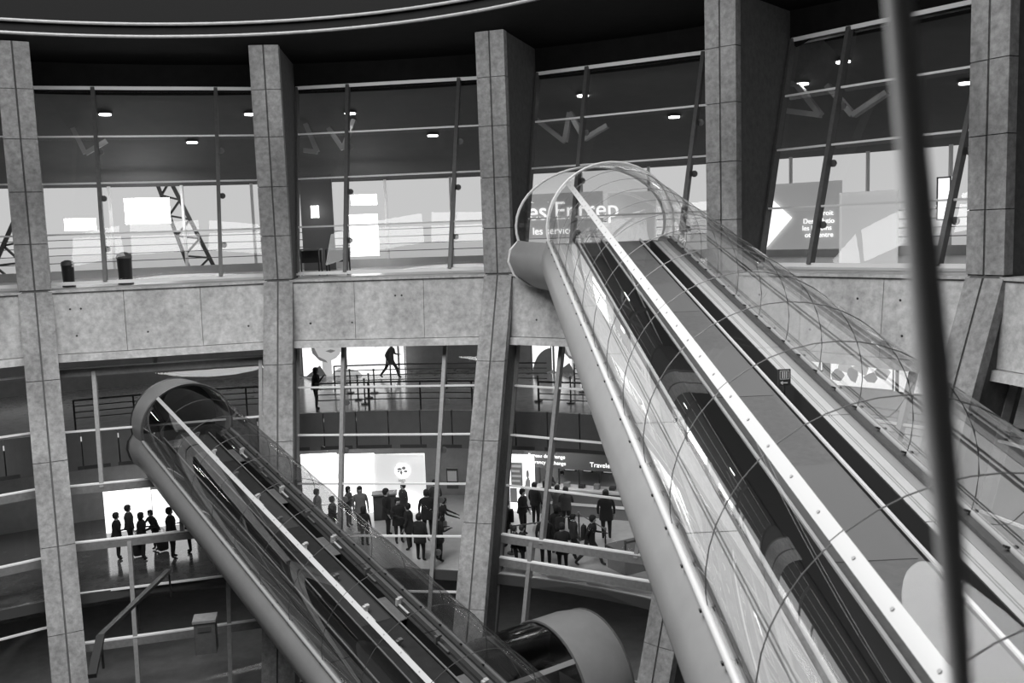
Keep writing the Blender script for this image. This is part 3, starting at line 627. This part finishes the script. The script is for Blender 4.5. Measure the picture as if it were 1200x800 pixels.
wb = mat('office_wall', .5, .6)
exb(0, L+.6, -1.5, -1.3, 0, 2.8, 'back_wall', wb)
exb(-.6, L+.6, -.15, .05, 1.74, 2.42, 'fascia', mat('fascia_dark', .09, .5))
exb(0, L+.6, .0, .55, 0, 1.02, 'counter_front', mat('counter_grey', .16, .5)); exb(-.03, L+.65, -.1, .68, 1.02, 1.10, 'counter_top', mat('counter_top_pale', .5, .4))
exb(-.2, L+.5, .56, .60, .45, .55, 'counter_band', alu)
for k in range(5): exb(L*k/4-.03, L*k/4+.03, .0, .06, 1.1, 1.74, 'glass_post', dark)
for k, (u, ww) in enumerate(((.6,.55), (1.4,.45), (2.25,.7), (3.05,.5))):
    s0 = exb(u, u+ww, -1.3, -1.22, 1.32, 1.68, 'screen', inkd)
    for q in range(3): exb(u+.05, u+ww-.08, -1.22, -1.21, 1.36+q*.1, 1.40+q*.1, 'screen_line', pg1)
for k in range(5): exb(.5+k*.62, .5+k*.62+.22, .15, .40, 1.10, 1.10+.12+.06*(k % 2), 'till', alul if k % 2 else dark)
for k in range(8): exb(-.2+k*.55, -.2+k*.55+.53, -1.30, -1.28, 1.1, 1.7, 'wall_panel', wb)
txt('Bureau de Change', .21, lit, A_+xd*-.45+Z*2.16+nd*.07, xd, ex); txt('Currency Exchange', .21, lit, A_+xd*-.52+Z*1.90+nd*.07, xd, ex)
txt('Travelex', .27, lit, A_+xd*(L*.64)+Z*1.90+nd*.07, xd, ex)
# ramp guard beside the walking person, rounded plinth
def gbox(nmx, px, py, z, dims, rz, m_, lab, cat, parts):
    p = on_z(px, py, z); t = thing(nmx, p, lab, cat, rz=rz)
    for nm_, c, d, mm in parts:
        c = Vector(c); Mz = Matrix.Rotation(rz, 3, 'Z'); MB().box(p + Mz @ c, d, rz).build(nm_, mm, t)
    return t
gbox('luggage_trolley', 744, 664, 0, None, .5, alud, 'boxy glazed desk beyond the lower sill, left of the large tube hull', 'desk',
     [('plinth', (0,0,.35), (1.5,1.0,.7), greyp), ('top', (0,0,.74), (1.6,1.1,.08), alud), ('glass_frame', (0,-.5,1.1), (1.5,.04,.06), alud), ('corner_post', (-.72,-.5,.95), (.05,.05,.45), alud), ('corner_post', (.72,-.5,.95), (.05,.05,.45), alud)]).name = 'hall_desk'
gbox('litter_bin', 243, 762, -.01, None, .2, alud, 'grey square litter bin near the bottom of the left bay', 'bin',
     [('body', (0,0,.45), (.55,.5,.9), alud), ('lid', (0,0,.93), (.62,.56,.07), alul), ('opening', (0,-.26,.72), (.35,.02,.14), inkd)])
gbox('display_case', 452, 607, 0, None, .1, alud, 'dark low cabinet in front of the backlit wall, ground hall', 'cabinet',
     [('carcass', (0,0,.5), (.9,.5,1.0), dark), ('top', (0,0,1.03), (1.0,.6,.06), midg), ('door', (-.22,-.26,.5), (.42,.02,.85), inkd), ('door', (.22,-.26,.5), (.42,.02,.85), inkd)])
gbox('wall_screen', 531, 575, 1.3, None, -.2, alud, 'small dark wall screen beside the middle pilaster, ground hall', 'screen', [('screen_case', (0,0,.5), (.45,.1,.8), inkd), ('display', (0,-.06,.6), (.36,.02,.4), pg2)])
# tilted sign on the ground hall floor near the small tube
# dark handrail running down through the left bay
p0, p1, p2 = on_z(198, 668, .9), on_z(118, 745, .9), on_z(108, 792, .5)
t = thing('ramp_rail', p1, 'dark sloping rail crossing the lower panes of the left bay', 'railing')
MB().bar(p0, p1, .16, .10).build('rail_bar', dark, t); MB().bar(p1, p2, .20, .12).build('rail_bar', dark, t)
for q in (p0, p0.lerp(p1, .5), p1): MB().bar(q, Vector((q.x, q.y, 0)), .05, .05).build('rail_post', dark, t)
# big planter tree behind the lower left panes
# ------------------------------------------------------------------ people
def skin_mesh(name, joints, edges, radii, sub=2):
    me = bpy.data.meshes.new(name); me.from_pydata(joints, edges, []); o = bpy.data.objects.new(name, me); C.objects.link(o)
    md = o.modifiers.new('skin', 'SKIN'); md.use_smooth_shade = True
    sv = me.skin_vertices[0].data
    for i, r in enumerate(radii): sv[i].radius = (r, r) if not isinstance(r, tuple) else r
    sv[0].use_root = True
    o.modifiers.new('sub', 'SUBSURF').levels = sub; o.modifiers['sub'].render_levels = sub
    dg = bpy.context.evaluated_depsgraph_get(); dg.update(); m2 = bpy.data.meshes.new_from_object(o.evaluated_get(dg)); bpy.data.objects.remove(o); m2.name = name
    return m2
def body(pose):
    J = []; E_ = []; Rr = []
    def v(p, r, par=None):
        J.append(p); Rr.append(r)
        if par is not None: E_.append((par, len(J)-1))
        return len(J)-1
    lean = pose.get('lean', 0)
    pel = v((0,0,.95), (.15,.11)); wst = v((0,-lean*.15,1.12), (.13,.10), pel); ch = v((0,-lean*.4,1.32), (.16,.115), wst); nb = v((0,-lean*.55,1.46), (.09,.075), ch)
    nk = v((0,-lean*.6,1.53), .052, nb); hd = v((0,-.01-lean*.7,1.62), (.075,.085), nk); ht = v((0,-lean*.7,1.71), (.072,.082), hd)
    v((0,-.105-lean*.7,1.615), .014, hd); 
    for s in (-1, 1): v((s*.078, -lean*.7+.005, 1.63), .014, hd)
    st = pose.get('step', 0)
    for s in (-1, 1):
        f_ = st*s
        hip = v((s*.09, 0, .90), .105, pel); kn = v((s*.10, -f_*.22-(.03 if f_ <= 0 else .06), .50), .066, hip); an = v((s*.10, -f_*.40+(.10 if f_ < 0 else 0), .09+(.05 if f_ < 0 else 0)), .045, kn)
        v((s*.11, -f_*.40-.12+(.10 if f_ < 0 else 0), .04+(.01 if f_ < 0 else 0)), .042, an)
    for s, kind in ((-1, pose['L']), (1, pose['R'])):
        y0 = -lean*.5
        sh = v((s*.19, y0, 1.42), .062, nb)
        if kind == 'down': el, wr = (s*.25, y0+.02, 1.14), (s*.25, y0-.08, .90)
        elif kind == 'fwd': el, wr = (s*.24, y0-.04, 1.15), (s*.14, y0-.30, 1.16)
        elif kind == 'phone': el, wr = (s*.25, y0-.08, 1.17), (s*.10, y0-.24, 1.38)
        elif kind == 'swing': el, wr = (s*.25, y0+.14, 1.16), (s*.24, y0+.08, .92)
        else: el, wr = (s*.27, y0-.12, 1.20), (s*.22, y0-.42, 1.05)
        e = v(el, .044, sh); w2 = v(wr, .030, e)
        d = (Vector(wr)-Vector(el)).normalized(); sd = Vector((1,0,0))
        pm = v(tuple(Vector(wr)+d*.06), (.034,.02), w2)
        for k in range(4):
            b_ = Vector(wr)+d*.10+sd*(k-1.5)*.019; f1 = v(tuple(b_), .009, pm); v(tuple(b_+d*(.065-abs(k-1.3)*.008)+Vector((0,-.012,-.012))), .0075, f1)
        v(tuple(Vector(wr)+d*.05+Vector((-s*.045,-.01,0))), .010, w2)
    return skin_mesh('body', J, E_, Rr, 1)
def ring(cx, cy, z, rx, ry, n_=14): return [Vector((cx+rx*cos(2*pi*k/n_), cy+ry*sin(2*pi*k/n_), z)) for k in range(n_)]
def coat_mesh(lean, long_): 
    zb = .72 if long_ else .88
    mb = MB().loft([ring(0, .01, zb, .215 if long_ else .19, .17), ring(0, -.0, .98, .20, .155), ring(0, -lean*.15, 1.14, .175, .135), ring(0, -lean*.4, 1.32, .205, .15), ring(0, -lean*.5, 1.43, .19, .125), ring(0, -lean*.58, 1.50, .085, .085)], True, False)
    return mb
def hair_mesh(lean, long_):
    y = -lean*.7
    L_ = [ring(0, y+.03, 1.50 if long_ else 1.58, .085, .06), ring(0, y+.03, 1.62, .098, .085), ring(0, y+.018, 1.70, .10, .105), ring(0, y+.01, 1.76, .088, .098), ring(0, y+.01, 1.80, .05, .06)]
    return MB().loft(L_)
POSES = {'stand': dict(L='down', R='down'), 'queue': dict(L='fwd', R='down', lean=.05), 'phone': dict(L='phone', R='down', lean=.08), 'walk': dict(L='swing', R='fwd', step=.85, lean=.16), 'lean': dict(L='reach', R='reach', lean=.25), 'fold': dict(L='fwd', R='fwd', lean=.05)}
BM = {k: body(v) for k, v in POSES.items()}
for me in BM.values():
    me.materials.clear(); me.materials.append(cloth[0]); me.materials.append(skin); me.materials.append(cloth[0])
    for p in me.polygons:
        c = p.center; p.material_index = 1 if (c.z > 1.53 or (abs(c.x) > .19 and c.z < .90)) else (2 if c.z > .98 else 0)
        p.use_smooth = True
def one(mb, nm_): me = mb.mesh(nm_); [setattr(p, 'use_smooth', True) for p in me.polygons]; me.materials.append(cloth[0]); return me
CM = {(k, l): one(coat_mesh(v.get('lean', 0), l), 'coat') for k, v in POSES.items() for l in (0, 1)}
HM = {(k, l): one(hair_mesh(v.get('lean', 0), l), 'hair') for k, v in POSES.items() for l in (0, 1)}
def person(px, py, z, face, pose, lab, coat=0, trous=0, long_=0, hairl=0, h=1.72, bag=None, grp='travellers in the ground hall', at=None):
    p = at or on_z(px, py, z); sc = h/1.80
    q_ = sqrt(p.x**2+p.y**2)
    if z == 0 and q_ < 18.5:
        h_ = Vector((p.x-CAM.x, p.y-CAM.y, 0)).normalized(); b_ = CAM.x*h_.x+CAM.y*h_.y; c_ = CAM.x**2+CAM.y**2-18.5**2
        p = Vector((CAM.x, CAM.y, 0)) + h_*(-b_+sqrt(b_*b_-c_))
    view = atan2(p.x-CAM.x, p.y-CAM.y); rz = -view+RD(face)      # face: 0 towards the viewer, 90 to the right, 180 away
    o = bpy.data.objects.new('person', BM[pose]); C.objects.link(o); o.location = p; o.rotation_euler = (0,0,rz); o.scale = (sc*1.14, sc*1.14, sc)
    o.material_slots[0].link = 'OBJECT'; o.material_slots[0].material = cloth[trous]
    o.material_slots[2].link = 'OBJECT'; o.material_slots[2].material = cloth[coat]
    tag(o, lab, 'person', grp)
    for nm_, me, mm in (('coat', CM[(pose, long_)], cloth[coat]), ('hair', HM[(pose, hairl)], hairm)):
        c = bpy.data.objects.new(nm_, me); C.objects.link(c); c.parent = o; c.material_slots[0].link = 'OBJECT'; c.material_slots[0].material = mm
    W = Matrix.Translation(p) @ Matrix.Rotation(rz, 4, 'Z') @ Matrix.Scale(sc, 4)
    if bag:
        kind, mm, bl = bag; 
        if kind == 'pack': loc = W @ Vector((0,.21,1.18)); d = (.30,.18,.46)
        elif kind == 'hand': loc = W @ Vector((.27,-.10,.60)); d = (.14,.36,.34)
        else: loc = W @ Vector((.42,.05,.36)); d = (.28,.42,.60)
        b = thing({'pack': 'backpack', 'hand': 'carrier_bag', 'case': 'suitcase'}[kind], loc-Z*d[2]/2*sc, bl, 'bag', rz=rz)
        n_ = 16; hx, hy, hz = d[0]/2*sc, d[1]/2*sc, d[2]/2*sc; Rz = Matrix.Rotation(rz, 3, 'Z')
        rg = []
        for zz, q in ((-1,.86), (-.9,1), (0,1.04), (.8,.96), (1,.75)):
            rg.append([loc + Rz @ Vector((math.copysign(abs(cos(2*pi*k/n_))**.5, cos(2*pi*k/n_))*hx*q, math.copysign(abs(sin(2*pi*k/n_))**.5, sin(2*pi*k/n_))*hy*q, zz*hz)) for k in range(n_)])
        MB().loft(rg).build('shell', mm, b, smooth=True)
        top = loc+Z*hz; sd = Rz @ Vector((0 if kind != 'pack' else .06, .08 if kind != 'pack' else 0, 0))
        hh = .30 if kind == 'case' else (.14 if kind == 'hand' else .07)
        MB().tube([top-sd, top-sd+Z*hh*.8, top+Z*hh, top+sd+Z*hh*.8, top+sd], .012, 6).build('handle', dark, b)
    return o
# queue of silhouettes in the left bay
person(139, 655, 0, 95, 'queue', 'leftmost silhouette of the queue in the left bay, holding something at the waist', 0, 0)
person(154, 646, 0, 95, 'stand', 'second silhouette of the queue in the left bay, head turned right, backlit', 1, 0, h=1.76)
person(168, 655, 0, 100, 'fold', 'third, stouter silhouette of the queue in the left bay, arms forward', 0, 0, 1, 1, bag=('case', cloth[0], 'dark suitcase beside the third silhouette of the left queue'))
person(184, 644, 0, -60, 'lean', 'stooping silhouette fourth in the left queue, leaning over a case', 0, 0, h=1.55, bag=('case', cloth[0], 'bulky dark case under the stooping silhouette of the left queue'))
person(203, 654, 0, 80, 'stand', 'tall silhouette just left of the small tube hull', 0, 0, 1, h=1.88)
person(224, 647, 0, -90, 'queue', 'silhouette half hidden by the small tube hull in the left bay', 0, 0)
# ground hall, second bay
person(455, 628, 0, 80, 'stand', 'tall dark-coated person in profile before the globe panel', 0, 0, 1, h=1.84)
person(468, 636, 0, 20, 'fold', 'dark-coated person with a pale scarf facing the viewer, before the globe panel', 0, 0, 1, bag=('hand', cloth[4], 'pale carrier bag held by the person with the pale scarf'))
person(474, 616, 0, -60, 'stand', 'grey-haired looking person right of the person with the pale scarf', 1, 0)
person(481, 644, 0, -110, 'queue', 'dark figure just left of the mullion, nearest of the cluster before the globe panel', 0, 0, 1)
person(424, 622, 0, 10, 'stand', 'person in a grey coat before the plain white backlit wall', 3, 1, 1, 1, h=1.76)
person(409, 617, 0, 60, 'phone', 'person in slate clothes left of the grey-coated one, hand raised', 2, 0, 0, 1, h=1.62)
person(428, 640, 0, 160, 'stand', 'short dark-haired person seen from behind, in front of the grey coat', 0, 0, h=1.5, hairl=1)
person(391, 634, 0, 90, 'queue', 'slim dark person half hidden by the upper edge of the small tube', 2, 0)
person(374, 624, 0, 80, 'stand', 'pale-topped person left of a mullion above the small tube edge', 4, 1)
person(502, 630, 0, 180, 'stand', 'broad dark figure right of the right mullion, left of the middle pilaster', 0, 0, 1, h=1.85)
person(517, 634, 0, 90, 'lean', 'stooping dark figure reaching right, beside the middle pilaster', 0, 0, h=1.62, bag=('hand', cloth[4], 'pale bag in front of the stooping figure beside the middle pilaster'))
person(511, 612, 0, -150, 'stand', 'dark figure between the broad figure and the stooping one', 1, 0)
person(496, 712, 0, 150, 'stand', 'near dark figure low behind the right mullion of the second bay', 0, 0, 1, h=1.7)
person(517, 716, 0, 120, 'fold', 'near dark figure low beside the middle pilaster, right of the mullion', 0, 0, 1, h=1.75)
# ground hall, third bay
person(613, 627, 0, 60, 'queue', 'dark-suited man with a pale shirt front by the advertising poster', 0, 0, h=1.78)
person(594, 640, 0, -90, 'stand', 'dark bulky figure at the left frame beside the middle pilaster', 0, 0, 1, bag=('pack', cloth[0], 'black backpack on the bulky figure beside the middle pilaster'))
person(628, 616, 0, 140, 'stand', 'dark figure half behind the left mullion, third bay', 0, 0)
person(640, 612, 0, 170, 'fold', 'customer in grey at the exchange counter, left end', 3, 0, 0, 1, h=1.66)
person(654, 616, 0, 150, 'fold', 'second customer in slate at the exchange counter', 2, 0, 0, 0, h=1.6)
person(664, 622, 0, 175, 'fold', 'customer with a pale fur collar at the middle of the exchange counter', 1, 0, 0, 1, h=1.70)
person(711, 632, 0, 180, 'stand', 'customer in a long black coat at the right of the exchange counter', 0, 0, 1, 1, h=1.86)
person(640, 664, 0, 170, 'stand', 'dark figure right beside the left mullion, standing behind the queue tape', 0, 0, 1, h=1.84)
person(653, 648, 0, -150, 'stand', 'stout dark figure in the queue, left of the walking person', 0, 0, 1, 1, h=1.74, bag=('pack', cloth[1], 'large dark backpack of the stout figure left of the walking person'))
person(673, 655, 0, 100, 'stand', 'dark figure with a pale bag, immediately left of the walking person', 1, 0, h=1.6, bag=('hand', cloth[3], 'grey carrier bag hanging left of the walking person'))
person(692, 663, 0, 78, 'walk', 'person striding to the right with a backpack, third bay', 0, 1, 1, h=1.76, bag=('pack', cloth[0], 'black backpack on the person striding to the right'))
person(661, 702, 0, 190, 'queue', 'near dark head and shoulders just above the lower sill, third bay', 0, 0, 1, h=1.7)
person(606, 702, 0, 90, 'stand', 'near dark figure below the lower sill, left of the short mullion stub', 0, 0, h=1.45)
person(614, 712, 0, 90, 'fold', 'near dark figure below the lower sill, right of the short mullion stub', 0, 0, 1, h=1.5)
def clerk(u, lab, c):
    p = A_ + xd*u - nd*.55; person(0, 0, 0, 0, 'fold', lab, c, 0, h=1.5, at=p, grp='clerks behind the exchange counter')
clerk(.75, 'clerk in a white shirt behind the exchange counter, left', 4); clerk(.15, 'dark-haired clerk at the far left of the exchange counter', 3); clerk(3.3, 'clerk in grey at the right of the exchange counter', 3)
# gallery
person(458, 443, 4.5, 60, 'walk', 'person walking in front of the blank backlit poster on the gallery', 2, 1, h=1.75, grp='people on the gallery', long_=1)
person(371, 480, 4.5, 90, 'phone', 'dark silhouette at the gallery rail in front of the face poster', 0, 0, 0, 1, h=1.68, grp='people on the gallery')
# ------------------------------------------------------------------ lamps of the halls
def strip_lamp(a_, r, z, e, sx=2.2, sy=.25):
    p = pol(r, a_, z); area('strip_light', p, (0, 0, RD(-a_)), sx, sy, e)
for a_ in range(-40, 75, 12):
    k_ = 1.7 if a_ > 14 else (1.0 if a_ > -6 else .7)
    strip_lamp(a_, 24.0, 3.08, 32*k_); strip_lamp(a_+6, 22.7, 3.08, 18*k_); strip_lamp(a_, 28.5, 7.7, 60); strip_lamp(a_, 24.4, 7.6, 22); strip_lamp(a_, 29.5, 16.1, 60)
for a_ in range(-40, 75, 12): strip_lamp(a_, 20.5, -.5, 30)  # added lights that raise the tone of the basement
